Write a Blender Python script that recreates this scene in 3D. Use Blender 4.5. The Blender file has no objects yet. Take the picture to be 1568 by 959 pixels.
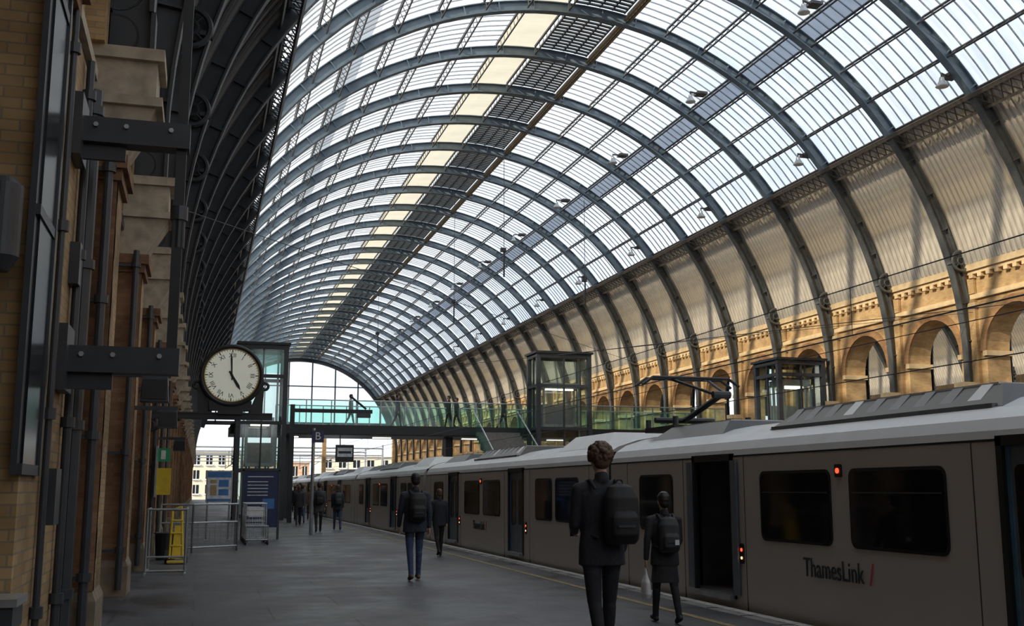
import bpy, math, random
import numpy as np
from mathutils import Vector, Matrix
random.seed(7)
D=bpy.data; C=bpy.context
scene=C.scene
rad=math.radians

# ------------------------------------------------------------------ materials
def newmat(name):
    m=D.materials.new(name); m.use_nodes=True
    nt=m.node_tree; nt.nodes.clear()
    out=nt.nodes.new('ShaderNodeOutputMaterial')
    return m,nt,out
def pmat(name,col,rough=.5,metal=0,var=.15,scale=6,emit=None,es=0,spec=.5,bump=0):
    m,nt,out=newmat(name)
    b=nt.nodes.new('ShaderNodeBsdfPrincipled')
    tc=nt.nodes.new('ShaderNodeTexCoord')
    no=nt.nodes.new('ShaderNodeTexNoise'); no.inputs['Scale'].default_value=scale; no.inputs['Detail'].default_value=4
    nt.links.new(tc.outputs['Object'],no.inputs['Vector'])
    cr=nt.nodes.new('ShaderNodeValToRGB')
    cr.color_ramp.elements[0].position=.3; cr.color_ramp.elements[1].position=.7
    cr.color_ramp.elements[0].color=[c*(1-var) for c in col]+[1]
    cr.color_ramp.elements[1].color=[min(1,c*(1+var)) for c in col]+[1]
    nt.links.new(no.outputs['Fac'],cr.inputs['Fac'])
    nt.links.new(cr.outputs['Color'],b.inputs['Base Color'])
    b.inputs['Roughness'].default_value=rough; b.inputs['Metallic'].default_value=metal
    b.inputs['Specular IOR Level'].default_value=spec
    if bump:
        bp=nt.nodes.new('ShaderNodeBump'); bp.inputs['Strength'].default_value=bump
        nt.links.new(no.outputs['Fac'],bp.inputs['Height']); nt.links.new(bp.outputs['Normal'],b.inputs['Normal'])
    if emit:
        b.inputs['Emission Color'].default_value=list(emit)+[1]; b.inputs['Emission Strength'].default_value=es
    nt.links.new(b.outputs['BSDF'],out.inputs['Surface'])
    return m
def brickmat(name,c1,c2,mortar,sx=1.0,dirt=.5):
    m,nt,out=newmat(name)
    b=nt.nodes.new('ShaderNodeBsdfPrincipled'); b.inputs['Roughness'].default_value=.85
    tc=nt.nodes.new('ShaderNodeTexCoord'); sp=nt.nodes.new('ShaderNodeSeparateXYZ')
    nt.links.new(tc.outputs['Object'],sp.inputs[0])
    ad=nt.nodes.new('ShaderNodeMath'); ad.operation='ADD'
    nt.links.new(sp.outputs['X'],ad.inputs[0]); nt.links.new(sp.outputs['Y'],ad.inputs[1])
    cb=nt.nodes.new('ShaderNodeCombineXYZ'); nt.links.new(ad.outputs[0],cb.inputs['X']); nt.links.new(sp.outputs['Z'],cb.inputs['Y'])
    br=nt.nodes.new('ShaderNodeTexBrick'); br.inputs['Scale'].default_value=1.0*sx
    br.inputs['Brick Width'].default_value=.20; br.inputs['Row Height'].default_value=.066; br.inputs['Mortar Size'].default_value=.006
    br.inputs['Color1'].default_value=list(c1)+[1]; br.inputs['Color2'].default_value=list(c2)+[1]; br.inputs['Mortar'].default_value=list(mortar)+[1]
    nt.links.new(cb.outputs[0],br.inputs['Vector'])
    no=nt.nodes.new('ShaderNodeTexNoise'); no.inputs['Scale'].default_value=1.4; no.inputs['Detail'].default_value=8
    nt.links.new(tc.outputs['Object'],no.inputs['Vector'])
    cr=nt.nodes.new('ShaderNodeValToRGB'); cr.color_ramp.elements[0].position=.32; cr.color_ramp.elements[1].position=.68
    cr.color_ramp.elements[0].color=(dirt,dirt*.95,dirt*.9,1); cr.color_ramp.elements[1].color=(1,1,1,1)
    nt.links.new(no.outputs['Fac'],cr.inputs['Fac'])
    mx=nt.nodes.new('ShaderNodeMix'); mx.data_type='RGBA'; mx.blend_type='MULTIPLY'; mx.inputs['Factor'].default_value=1
    nt.links.new(br.outputs['Color'],mx.inputs['A']); nt.links.new(cr.outputs['Color'],mx.inputs['B'])
    nt.links.new(mx.outputs['Result'],b.inputs['Base Color'])
    bp=nt.nodes.new('ShaderNodeBump'); bp.inputs['Strength'].default_value=.4; bp.inputs['Distance'].default_value=.01
    nt.links.new(br.outputs['Fac'],bp.inputs['Height']); bp.invert=True
    nt.links.new(bp.outputs['Normal'],b.inputs['Normal'])
    nt.links.new(b.outputs['BSDF'],out.inputs['Surface'])
    return m
def glassmat(name,tint,gloss=.1,frost=0.0,frostcol=(.9,.95,1),diff=0.0,dirty=0.0):
    m,nt,out=newmat(name)
    tr=nt.nodes.new('ShaderNodeBsdfTransparent'); tr.inputs['Color'].default_value=list(tint)+[1]
    if dirty:
        tc=nt.nodes.new('ShaderNodeTexCoord'); mp=nt.nodes.new('ShaderNodeMapping'); mp.inputs['Scale'].default_value=(.35,2.2,.35)
        no=nt.nodes.new('ShaderNodeTexNoise'); no.inputs['Scale'].default_value=1.6; no.inputs['Detail'].default_value=5
        oi=nt.nodes.new('ShaderNodeObjectInfo'); va=nt.nodes.new('ShaderNodeVectorMath'); va.operation='ADD'
        nt.links.new(tc.outputs['Object'],va.inputs[0]); nt.links.new(oi.outputs['Location'],va.inputs[1])
        nt.links.new(va.outputs[0],mp.inputs[0]); nt.links.new(mp.outputs[0],no.inputs['Vector'])
        cr=nt.nodes.new('ShaderNodeValToRGB'); cr.color_ramp.elements[0].position=.35; cr.color_ramp.elements[1].position=.6
        cr.color_ramp.elements[0].color=[c*(1-dirty) for c in tint]+[1]; cr.color_ramp.elements[1].color=list(tint)+[1]
        nt.links.new(no.outputs['Fac'],cr.inputs['Fac']); nt.links.new(cr.outputs['Color'],tr.inputs['Color'])
    gl=nt.nodes.new('ShaderNodeBsdfGlossy'); gl.inputs['Roughness'].default_value=.05
    mx=nt.nodes.new('ShaderNodeMixShader'); mx.inputs[0].default_value=gloss
    nt.links.new(tr.outputs[0],mx.inputs[1]); nt.links.new(gl.outputs[0],mx.inputs[2])
    last=mx
    if frost:
        tl=nt.nodes.new('ShaderNodeBsdfTranslucent'); 
        no=nt.nodes.new('ShaderNodeTexNoise'); no.inputs['Scale'].default_value=.9
        tc=nt.nodes.new('ShaderNodeTexCoord'); nt.links.new(tc.outputs['Object'],no.inputs['Vector'])
        cr=nt.nodes.new('ShaderNodeValToRGB'); cr.color_ramp.elements[0].color=[c*.75 for c in frostcol]+[1]; cr.color_ramp.elements[1].color=list(frostcol)+[1]
        nt.links.new(no.outputs['Fac'],cr.inputs['Fac']); nt.links.new(cr.outputs['Color'],tl.inputs['Color'])
        m2=nt.nodes.new('ShaderNodeMixShader'); m2.inputs[0].default_value=frost
        nt.links.new(last.outputs[0],m2.inputs[1]); nt.links.new(tl.outputs[0],m2.inputs[2]); last=m2
    if diff:
        df=nt.nodes.new('ShaderNodeBsdfDiffuse'); df.inputs['Color'].default_value=list(frostcol)+[1]
        m3=nt.nodes.new('ShaderNodeMixShader'); m3.inputs[0].default_value=diff
        nt.links.new(last.outputs[0],m3.inputs[1]); nt.links.new(df.outputs[0],m3.inputs[2]); last=m3
    nt.links.new(last.outputs[0],out.inputs['Surface'])
    return m
def stripemat(name,c1,c2,scale):
    m,nt,out=newmat(name)
    b=nt.nodes.new('ShaderNodeBsdfPrincipled'); b.inputs['Roughness'].default_value=.7
    tc=nt.nodes.new('ShaderNodeTexCoord'); w=nt.nodes.new('ShaderNodeTexWave'); w.bands_direction='Y'
    w.inputs['Scale'].default_value=scale
    nt.links.new(tc.outputs['Object'],w.inputs['Vector'])
    no=nt.nodes.new('ShaderNodeTexNoise'); no.inputs['Scale'].default_value=.8; nt.links.new(tc.outputs['Object'],no.inputs['Vector'])
    mth=nt.nodes.new('ShaderNodeMath'); mth.operation='MULTIPLY_ADD'; mth.inputs[1].default_value=.6
    nt.links.new(w.outputs['Fac'],mth.inputs[0])
    m5=nt.nodes.new('ShaderNodeMath'); m5.operation='MULTIPLY'; m5.inputs[1].default_value=.4
    nt.links.new(no.outputs['Fac'],m5.inputs[0]); nt.links.new(m5.outputs[0],mth.inputs[2])
    cr=nt.nodes.new('ShaderNodeValToRGB'); cr.color_ramp.elements[0].color=list(c1)+[1]; cr.color_ramp.elements[1].color=list(c2)+[1]
    cr.color_ramp.elements[0].position=.1;cr.color_ramp.elements[1].position=.6
    nt.links.new(mth.outputs[0],cr.inputs['Fac']); nt.links.new(cr.outputs['Color'],b.inputs['Base Color'])
    nt.links.new(b.outputs['BSDF'],out.inputs['Surface'])
    return m
def floormat():
    m,nt,out=newmat('platform_asphalt')
    b=nt.nodes.new('ShaderNodeBsdfPrincipled')
    tc=nt.nodes.new('ShaderNodeTexCoord')
    n1=nt.nodes.new('ShaderNodeTexNoise'); n1.inputs['Scale'].default_value=.55; n1.inputs['Detail'].default_value=9; n1.inputs['Roughness'].default_value=.65
    n2=nt.nodes.new('ShaderNodeTexNoise'); n2.inputs['Scale'].default_value=60; n2.inputs['Detail'].default_value=2
    br=nt.nodes.new('ShaderNodeTexBrick'); br.inputs['Scale'].default_value=1; br.inputs['Brick Width'].default_value=1.8; br.inputs['Row Height'].default_value=1.3
    br.inputs['Mortar Size'].default_value=.014; br.inputs['Color1'].default_value=(1,1,1,1); br.inputs['Color2'].default_value=(.78,.78,.82,1); br.inputs['Mortar'].default_value=(.45,.45,.45,1)
    for n in (n1,n2,br): nt.links.new(tc.outputs['Object'],n.inputs['Vector'])
    cr=nt.nodes.new('ShaderNodeValToRGB'); cr.color_ramp.elements[0].position=.35; cr.color_ramp.elements[1].position=.68
    cr.color_ramp.elements[0].color=(.052,.054,.062,1); cr.color_ramp.elements[1].color=(.125,.125,.135,1)
    nt.links.new(n1.outputs['Fac'],cr.inputs['Fac'])
    mx=nt.nodes.new('ShaderNodeMix'); mx.data_type='RGBA'; mx.blend_type='MULTIPLY'; mx.inputs['Factor'].default_value=1
    nt.links.new(cr.outputs['Color'],mx.inputs['A']); nt.links.new(br.outputs['Color'],mx.inputs['B'])
    nt.links.new(mx.outputs['Result'],b.inputs['Base Color'])
    mr=nt.nodes.new('ShaderNodeMapRange'); mr.inputs['From Min'].default_value=.35; mr.inputs['From Max'].default_value=.65
    mr.inputs['To Min'].default_value=.30; mr.inputs['To Max'].default_value=.70
    nt.links.new(n1.outputs['Fac'],mr.inputs['Value']); nt.links.new(mr.outputs['Result'],b.inputs['Roughness'])
    b.inputs['Specular IOR Level'].default_value=.4
    bp=nt.nodes.new('ShaderNodeBump'); bp.inputs['Strength'].default_value=.3; bp.inputs['Distance'].default_value=.01
    nt.links.new(n2.outputs['Fac'],bp.inputs['Height']); nt.links.new(bp.outputs['Normal'],b.inputs['Normal'])
    nt.links.new(b.outputs['BSDF'],out.inputs['Surface']); return m

M={}
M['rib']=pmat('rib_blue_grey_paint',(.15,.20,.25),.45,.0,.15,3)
M['ribd']=pmat('rib_shade_and_ironwork',(.035,.04,.048),.5,.0,.2,3)  # shade of the lower left ribs put into the colour; also dark ironwork
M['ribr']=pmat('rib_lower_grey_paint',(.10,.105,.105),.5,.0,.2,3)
M['purlin']=pmat('purlin_dark_paint',(.09,.09,.095),.5)
M['gutter']=pmat('gutter_lattice_brown',(.13,.11,.09),.6)
M['bar']=pmat('glazing_bar',(.34,.38,.43),.5)
M['glass']=glassmat('roof_glazing',(.94,.97,1.0),.02,.30,(.95,.97,1.0),.04,dirty=.22)
M['frost']=glassmat('frosted_band',(.30,.33,.38),.03,.35,(.5,.54,.6),.1)
M['cream']=glassmat('cream_panel',(.66,.62,.50),.02,.5,(.9,.83,.66),.25,dirty=.2)
M['louvre']=pmat('louvre_dark',(.06,.07,.08),.4)
M['tan']=pmat('walkway_tan',(.42,.30,.16),.6)
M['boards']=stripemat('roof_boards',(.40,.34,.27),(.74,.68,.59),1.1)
M['boardsL']=stripemat('roof_boards_shaded',(.025,.025,.028),(.09,.09,.09),2.2)  # darker copy of the boards, left-side shade put into the colour
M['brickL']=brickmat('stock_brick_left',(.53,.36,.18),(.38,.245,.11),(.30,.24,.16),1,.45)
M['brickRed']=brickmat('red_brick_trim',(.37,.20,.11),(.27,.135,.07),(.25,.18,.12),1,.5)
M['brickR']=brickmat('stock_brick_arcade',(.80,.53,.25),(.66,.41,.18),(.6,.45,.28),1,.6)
M['brickD']=brickmat('brick_arch_trim',(.60,.32,.14),(.48,.24,.10),(.5,.35,.2))
M['stone']=pmat('corbel_stone',(.42,.36,.28),.8,0,.25,5,bump=.2)
M['stoneD']=pmat('plinth_stone',(.22,.17,.12),.8,0,.3,5,bump=.2)
M['stoneY']=pmat('cornice_stone',(.85,.63,.36),.75,0,.12,3)
M['dark']=pmat('dark_iron',(.022,.024,.028),.45)
M['iron']=pmat('iron_grey',(.04,.045,.055),.4)
M['darkglass']=pmat('dark_window_glass',(.012,.015,.02),.2,0,.1,spec=.3)
M['floor']=floormat()
M['coping']=pmat('coping_stone',(.26,.26,.25),.7,0,.2,4)
M['yellow']=pmat('yellow_line_paint',(.26,.21,.10),.7,0,.4,9)
M['edge']=pmat('edge_line_paint',(.55,.56,.56),.7,0,.3,9)
M['ballast']=pmat('ballast',(.09,.08,.07),.9,0,.5,14,bump=.6)
M['rail']=pmat('rail_steel',(.3,.28,.27),.3,.9)
M['concrete']=pmat('concrete',(.2,.19,.18),.8)
M['body']=pmat('train_body_paint',(.54,.51,.49),.32,0,.03,2)
M['bodyw']=pmat('train_roof_white',(.70,.72,.75),.25,0,.05,2)
M['skirt']=pmat('train_skirt_dark',(.05,.05,.055),.6)
M['trainglass']=pmat('train_window_glass',(.008,.009,.012),.06,0,.3,3,spec=.35)
M['door']=pmat('train_door_grey',(.15,.18,.22),.35)
M['doorb']=pmat('train_door_edge_blue',(.10,.22,.34),.35)
M['black']=pmat('black_rubber',(.015,.015,.017),.5)
M['pod']=pmat('roof_pod_black',(.03,.03,.035),.3)
M['podg']=pmat('roof_pod_grey',(.16,.17,.185),.35)
M['inter']=pmat('train_interior',(.22,.22,.24),.6)
M['pole']=pmat('grab_pole',(.35,.30,.10),.4)
M['red']=pmat('red_lamp',(.5,.02,.01),.4,emit=(1,.08,.03),es=2.0)
M['redp']=pmat('pink_red_paint',(.70,.10,.14),.5)
M['amber']=pmat('door_button_light',(.6,.3,.1),.4,emit=(1,.6,.3),es=2.0)
M['gglass']=glassmat('green_balustrade_glass',(.66,.93,.87),.05,.05,(.5,.9,.8))
M['lglass']=glassmat('lift_glass',(.80,.90,.88),.10,.05,(.6,.8,.75))
M['eglass']=glassmat('end_window_glass',(.95,.98,1.0),.02,.10,(.95,.98,1))
M['white']=pmat('white_paint',(.75,.76,.78),.5)
M['steel']=pmat('galvanised_steel',(.42,.44,.46),.35,.7)
M['face']=pmat('clock_face_opal',(.72,.73,.64),.4,0,.02,emit=(.9,.92,.78),es=.20)
M['gilt']=pmat('gilt_ring',(.5,.36,.12),.4)
M['yel']=pmat('yellow_plastic',(.75,.52,.03),.45)
M['blue']=pmat('poster_blue',(.06,.2,.5),.5)
M['navy']=pmat('sign_navy',(.02,.03,.10),.4)
M['poster']=pmat('poster_paper',(.65,.7,.75),.6,0,.25,9)
M['green']=pmat('green_sign',(.03,.35,.16),.5)
M['bld']=pmat('building_cream',(.80,.72,.58),.8,0,.06,1)
M['bldr']=pmat('building_red',(.60,.42,.32),.8,0,.1,1)
M['lampglow']=pmat('ceiling_light',(.8,.8,.7),.4,emit=(1,.95,.8),es=3)
M['skin']=pmat('skin',(.52,.30,.21),.55,0,.08,20)
M['suit']=pmat('navy_suit_cloth',(.022,.023,.032),.85,0,.25,30)
M['jacket']=pmat('black_jacket_cloth',(.022,.022,.026),.8,0,.25,20)
M['jacketb']=pmat('dark_blue_jacket',(.025,.032,.05),.75,0,.3,20)
M['coatg']=pmat('grey_coat',(.07,.07,.075),.85,0,.2,20)
M['coatbr']=pmat('brown_coat',(.10,.06,.04),.85,0,.2,20)
M['jeans']=pmat('blue_jeans',(.045,.07,.14),.85,0,.3,25)
M['trous']=pmat('dark_trousers',(.018,.018,.023),.85,0,.2,20)
M['shoeb']=pmat('brown_shoes',(.12,.06,.03),.5)
M['shoed']=pmat('dark_shoes',(.02,.02,.022),.5)
M['hairb']=pmat('brown_hair',(.085,.042,.022),.6,0,.4,60,bump=.5)
M['haird']=pmat('black_hair',(.014,.012,.011),.5,0,.4,60,bump=.5)
M['pack']=pmat('black_backpack',(.012,.012,.014),.7,0,.2,20)
M['packg']=pmat('grey_backpack',(.03,.032,.037),.7,0,.2,20)
M['reflect']=pmat('reflective_tape',(.7,.7,.7),.3)
M['plastic']=pmat('white_plastic_bag',(.75,.77,.8),.4,0,.1,12)
M['eye']=pmat('eye_white',(.8,.8,.78),.3); M['pupil']=pmat('eye_pupil',(.03,.02,.015),.2); M['lip']=pmat('lips',(.4,.14,.12),.5)
M['lightcloth']=pmat('pale_coat',(.40,.41,.42),.8)

# ------------------------------------------------------------------ mesh builder
class MB:
    def __init__(s): s.v=[];s.f=[];s.m=[];s.mats=[]
    def mi(s,m):
        m=M[m]
        if m not in s.mats: s.mats.append(m)
        return s.mats.index(m)
    def add(s,vs,fs,mat):
        o=len(s.v); s.v+= [tuple(v) for v in vs]; k=s.mi(mat)
        for f in fs: s.f.append([i+o for i in f]); s.m.append(k)
    def box(s,x0,x1,y0,y1,z0,z1,mat):
        s.add([(x0,y0,z0),(x1,y0,z0),(x1,y1,z0),(x0,y1,z0),(x0,y0,z1),(x1,y0,z1),(x1,y1,z1),(x0,y1,z1)],
              [(0,3,2,1),(4,5,6,7),(0,1,5,4),(1,2,6,5),(2,3,7,6),(3,0,4,7)],mat)
    def frustum(s,b0,z0,b1,z1,mat):
        x0,x1,y0,y1=b0; a0,a1,c0,c1=b1
        s.add([(x0,y0,z0),(x1,y0,z0),(x1,y1,z0),(x0,y1,z0),(a0,c0,z1),(a1,c0,z1),(a1,c1,z1),(a0,c1,z1)],
              [(0,3,2,1),(4,5,6,7),(0,1,5,4),(1,2,6,5),(2,3,7,6),(3,0,4,7)],mat)
    def tube(s,p0,p1,r,mat,n=8,r1=None):
        p0=Vector(p0);p1=Vector(p1); r1=r if r1 is None else r1
        d=(p1-p0).normalized(); a=Vector((0,0,1)) if abs(d.z)<.9 else Vector((1,0,0))
        u=d.cross(a).normalized(); w=d.cross(u)
        vs=[]
        for p,rr in((p0,r),(p1,r1)):
            for i in range(n):
                t=2*math.pi*i/n; vs.append(p+u*math.cos(t)*rr+w*math.sin(t)*rr)
        fs=[(i,(i+1)%n,n+(i+1)%n,n+i) for i in range(n)]+[tuple(range(n))[::-1],tuple(range(n,2*n))]
        s.add(vs,fs,mat)
    def path(s,pts,r,mat,n=8):
        for a,b in zip(pts[:-1],pts[1:]): s.tube(a,b,r,mat,n)
    def ring(s,c,R,r,axis,mat,n=20,k=6):
        c=Vector(c); ax={'x':Vector((1,0,0)),'y':Vector((0,1,0)),'z':Vector((0,0,1))}[axis]
        u=Vector((0,0,1)) if axis!='z' else Vector((1,0,0)); w=ax.cross(u)
        vs=[];fs=[]
        for i in range(n):
            t=2*math.pi*i/n; d=u*math.cos(t)+w*math.sin(t)
            for j in range(k):
                q=2*math.pi*j/k; vs.append(c+d*(R+r*math.cos(q))+ax*r*math.sin(q))
        for i in range(n):
            for j in range(k):
                fs.append((i*k+j,((i+1)%n)*k+j,((i+1)%n)*k+(j+1)%k,i*k+(j+1)%k))
        s.add(vs,fs,mat)
    def arcbox(s,x0,zc,r0,r1,y0,y1,a0,a1,mat,n=None):
        n=n or max(1,int(abs(a1-a0)/3))
        vs=[];fs=[]
        for i in range(n+1):
            a=rad(a0+(a1-a0)*i/n); c,sn=math.cos(a),math.sin(a)
            for r in (r0,r1):
                for y in (y0,y1): vs.append((x0+r*c,y,zc+r*sn))
        for i in range(n):
            o=4*i;p=o+4
            fs+=[(o,p,p+1,o+1),(o+2,o+3,p+3,p+2),(o,o+2,p+2,p),(o+1,p+1,p+3,o+3)]
        fs+=[(0,1,3,2),(4*n,4*n+2,4*n+3,4*n+1)]
        s.add(vs,fs,mat)
    def arcsheet(s,x0,zc,r,y0,y1,a0,a1,mat,n=None):
        n=n or max(1,int(abs(a1-a0)/3)); vs=[];fs=[]
        for i in range(n+1):
            a=rad(a0+(a1-a0)*i/n)
            for y in (y0,y1): vs.append((x0+r*math.cos(a),y,zc+r*math.sin(a)))
        for i in range(n): fs.append((2*i,2*i+2,2*i+3,2*i+1))
        s.add(vs,fs,mat)
    def sphere(s,c,r,mat,n=10,sc=(1,1,1)):
        vs=[];fs=[];m=n//2
        for i in range(m+1):
            ph=math.pi*i/m
            for j in range(n):
                t=2*math.pi*j/n; vs.append((c[0]+r*sc[0]*math.sin(ph)*math.cos(t),c[1]+r*sc[1]*math.sin(ph)*math.sin(t),c[2]+r*sc[2]*math.cos(ph)))
        for i in range(m):
            for j in range(n): fs.append((i*n+j,(i+1)*n+j,(i+1)*n+(j+1)%n,i*n+(j+1)%n))
        s.add(vs,fs,mat)
    def rrect_x(s,x,y0,y1,z0,z1,r,mat,th=.012):
        pts=[]
        for cy,cz,a0 in((y1-r,z1-r,0),(y0+r,z1-r,90),(y0+r,z0+r,180),(y1-r,z0+r,270)):
            for i in range(5):
                a=rad(a0+90*i/4); pts.append((cy+r*math.cos(a),cz+r*math.sin(a)))
        n=len(pts); vs=[(x-th,p[0],p[1]) for p in pts]+[(x,p[0],p[1]) for p in pts]
        fs=[tuple(range(n))]+[(i,(i+1)%n,n+(i+1)%n,n+i) for i in range(n)]
        s.add(vs,fs,mat)
    def obj(s,name,parent=None,loc=(0,0,0),smooth=False):
        me=D.meshes.new(name); me.from_pydata(s.v,[],s.f)
        for m in s.mats: me.materials.append(m)
        me.polygons.foreach_set('material_index',s.m)
        if smooth: me.polygons.foreach_set('use_smooth',[True]*len(s.f))
        me.update(); 
        o=D.objects.new(name,me); C.collection.objects.link(o); o.location=loc
        if parent: o.parent=parent
        return o
def empty(name,loc=(0,0,0)):
    e=D.objects.new(name,None); C.collection.objects.link(e); e.location=loc; e.empty_display_size=.2; return e
def inst(o,name,parent,loc):
    c=D.objects.new(name,o.data); C.collection.objects.link(c); c.location=loc; c.parent=parent; return c
def text(body,name,parent,loc,size,mat,rot=None,align='CENTER',ext=.002):
    cu=D.curves.new(name,'FONT'); cu.body=body; cu.size=size; cu.align_x=align; cu.align_y='CENTER'; cu.extrude=ext
    o=D.objects.new(name,cu); C.collection.objects.link(o); cu.materials.append(M[mat])
    mt=(rot or Matrix.Rotation(rad(90),3,'X')).to_4x4(); mt.translation=Vector(loc); o.matrix_world=mt
    if parent: o.parent=parent
    return o

# ------------------------------------------------------------------ vault
P=4.95; Y0=6.9; X0=14.45; ZC=6.6; RI=15.15; RO=15.62; RG=15.75
K0,K1=-5,32
b=MB()
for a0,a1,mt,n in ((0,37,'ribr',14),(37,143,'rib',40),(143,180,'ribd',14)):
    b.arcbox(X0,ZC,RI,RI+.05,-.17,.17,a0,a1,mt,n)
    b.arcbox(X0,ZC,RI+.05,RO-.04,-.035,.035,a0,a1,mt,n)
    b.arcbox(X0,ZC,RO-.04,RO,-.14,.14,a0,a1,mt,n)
a=3
while a<178:
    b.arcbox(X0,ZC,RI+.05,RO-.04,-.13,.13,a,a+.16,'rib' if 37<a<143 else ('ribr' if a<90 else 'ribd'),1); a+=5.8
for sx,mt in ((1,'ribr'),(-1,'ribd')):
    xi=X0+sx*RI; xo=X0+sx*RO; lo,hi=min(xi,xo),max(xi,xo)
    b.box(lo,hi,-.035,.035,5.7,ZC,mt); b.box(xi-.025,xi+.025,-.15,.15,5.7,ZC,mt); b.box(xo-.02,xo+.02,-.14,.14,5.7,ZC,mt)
    rx=X0+sx*(RI-.08)*math.cos(rad(15.3)); rz=ZC+(RI-.08)*math.sin(rad(15.3))
    qx=rx+sx*.50; qz=rz+.10
    b.ring((qx,-.24,qz),.40,.065,'y',mt,28,6)
    b.ring((qx,-.24,qz),.15,.04,'y',mt,14,5)
    for t in range(4):
        q=rad(45+90*t)
        b.tube((qx+.15*math.cos(q),-.24,qz+.15*math.sin(q)),(qx+.40*math.cos(q),-.24,qz+.40*math.sin(q)),.022,mt,5)
    b.box(min(rx+sx*.05,rx+sx*.3),max(rx+sx*.05,rx+sx*.3),-.24,.04,rz-.04,rz+.06,mt)
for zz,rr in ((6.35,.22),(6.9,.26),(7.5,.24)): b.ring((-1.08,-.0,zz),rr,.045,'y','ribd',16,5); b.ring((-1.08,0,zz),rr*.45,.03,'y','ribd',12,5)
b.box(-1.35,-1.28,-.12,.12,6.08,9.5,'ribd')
rib=b.obj('rib',None,(0,0,-500))
b=MB()
b.arcsheet(X0,ZC,RG,0,P,37,80,'glass'); b.arcsheet(X0,ZC,RG,0,P,97,143,'glass')
b.arcsheet(X0,ZC,RG-.04,0,P,55.5,59,'frost'); b.arcsheet(X0,ZC,RG-.04,0,P,122.5,127,'frost')
b.arcsheet(X0,ZC,RG,0,P,90,97,'cream')
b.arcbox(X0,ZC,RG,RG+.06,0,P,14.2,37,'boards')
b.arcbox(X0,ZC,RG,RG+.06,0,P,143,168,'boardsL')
nb=9
for i in range(1,nb*2):
    y=P*i/(nb*2)
    b.arcbox(X0,ZC,RG-.04,RG,y-.03,y+.03,14.5,37,'boards',8)
for i in range(1,nb):
    y=P*i/nb
    b.arcbox(X0,ZC,RG-.06,RG-.005,y-.015,y+.015,37,80,'bar',14)
    b.arcbox(X0,ZC,RG-.06,RG-.005,y-.015,y+.015,97,143,'bar',14)
for i in range(1,6):
    b.arcbox(X0,ZC,RG-.10,RG-.02,P*i/6-.05,P*i/6+.05,143,168,'purlin',8)
b.arcbox(X0,ZC,RG-.05,RG-.01,P*.55,P*.60,143,168,'bar',8)
for i in range(15):
    y=.2+i*(P-.4)/14
    b.arcbox(X0,ZC,RG-.08,RG-.02,y-.078,y+.078,80.6,89.2,'louvre',3)
for a in (80.6,82.7,84.8,86.9,89): b.arcbox(X0,ZC,RG-.1,RG-.0,.12,P-.12,a-.12,a+.12,'louvre',1)
b.arcbox(X0,ZC,RG-.35,RG-.3,0,P,79.2,80.4,'tan',1)
for i in range(12):
    y=.2+i*(P-.4)/11; b.arcbox(X0,ZC,RG-.3,RG-.05,y-.02,y+.02,79.2,79.4,'tan',1)
def PT(r,a,y): return (X0+r*math.cos(rad(a)),y,ZC+r*math.sin(rad(a)))
for a in (43.2,49.4,55.5,59,66,73,80,90,97,104,111.5,119,127,135):
    b.arcbox(X0,ZC,RI+.12,RI+.16,.1,P-.1,a-.12,a+.12,'purlin',1)
    b.arcbox(X0,ZC,RG-.12,RG-.02,.1,P-.1,a-.14,a+.14,'purlin',1)
    for i in range(9):
        y=P*(i+.5)/9; b.tube(PT(RI+.15,a,y),PT(RG-.08,a,y),.018,'purlin',4)
for a in (37,143):
    mt='gutter' if a==37 else 'purlin'
    b.arcbox(X0,ZC,RI-.05,RI+.03,0,P,a-.3,a+.3,mt,1)
    b.arcbox(X0,ZC,RG-.18,RG-.02,0,P,a-.4,a+.4,mt,1)
    n=10
    for i in range(n):
        y=P*i/n; y2=P*(i+1)/n
        b.tube(PT(RI,a,y),PT(RG-.1,a,y2),.03,mt,4); b.tube(PT(RG-.1,a,y),PT(RI,a,y2),.03,mt,4)
        if a==37: b.tube(PT(RI+.05,a-.3,y),PT(RI+.25,a-2.6,y2),.024,mt,4); b.tube(PT(RI+.25,a-2.6,y),PT(RI+.05,a-.3,y2),.024,mt,4)
    s=-1 if a==37 else 1
    b.arcbox(X0,ZC,RI+.2,RI+.28,0,P,a+s*2.6-.2,a+s*2.6+.2,mt,1)
baym=b.obj('roof_bay',None,(0,0,-500)); 
def flood_mesh(a):
    b=MB()
    p=Vector(PT(RI+.1,a,0)); q=p+Vector((-.75,-.35,-.1)); 
    b.tube(p+Vector((.2,.4,.15)),q,.045,'purlin',6); b.box(p.x-.25,p.x+.25,-.15,.35,p.z-.02,p.z+.1,'purlin')
    b.tube(q,q+Vector((0,0,-.15)),.03,'purlin',6)
    c=q+Vector((0,0,-.15))
    b.tube(c,c+Vector((0,0,-.14)),.08,'steel',12,.11); b.tube(c+Vector((0,0,-.14)),c+Vector((0,0,-.34)),.11,'steel',14,.24)
    b.tube(c+Vector((0,0,-.341)),c+Vector((0,0,-.36)),.22,'white',14)
    o=b.obj('flood',None,(0,0,-500)); return o
fl1=flood_mesh(40.5); fl2=flood_mesh(60.5)
def make_vault(dx,name,kmin,kmax):
    e=empty(name)
    for k in range(kmin,kmax+1):
        y=Y0+P*k
        inst(rib,'arch_rib',e,(dx,y,0))
        inst(baym,'roof_bay',e,(dx,y,0))
    inst(rib,'arch_rib',e,(dx,Y0+P*(kmax+1),0))
    return e
roof=make_vault(0,'ceiling',K0,K1)
roof2=make_vault(32.4,'ceiling_second_shed',0,18)
for k in range(0,26,2):
    for f,off in((fl1,.25),(fl2,2.6)): inst(f,'floodlight',roof,(0,Y0+P*(k+1)+off,0))
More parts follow.
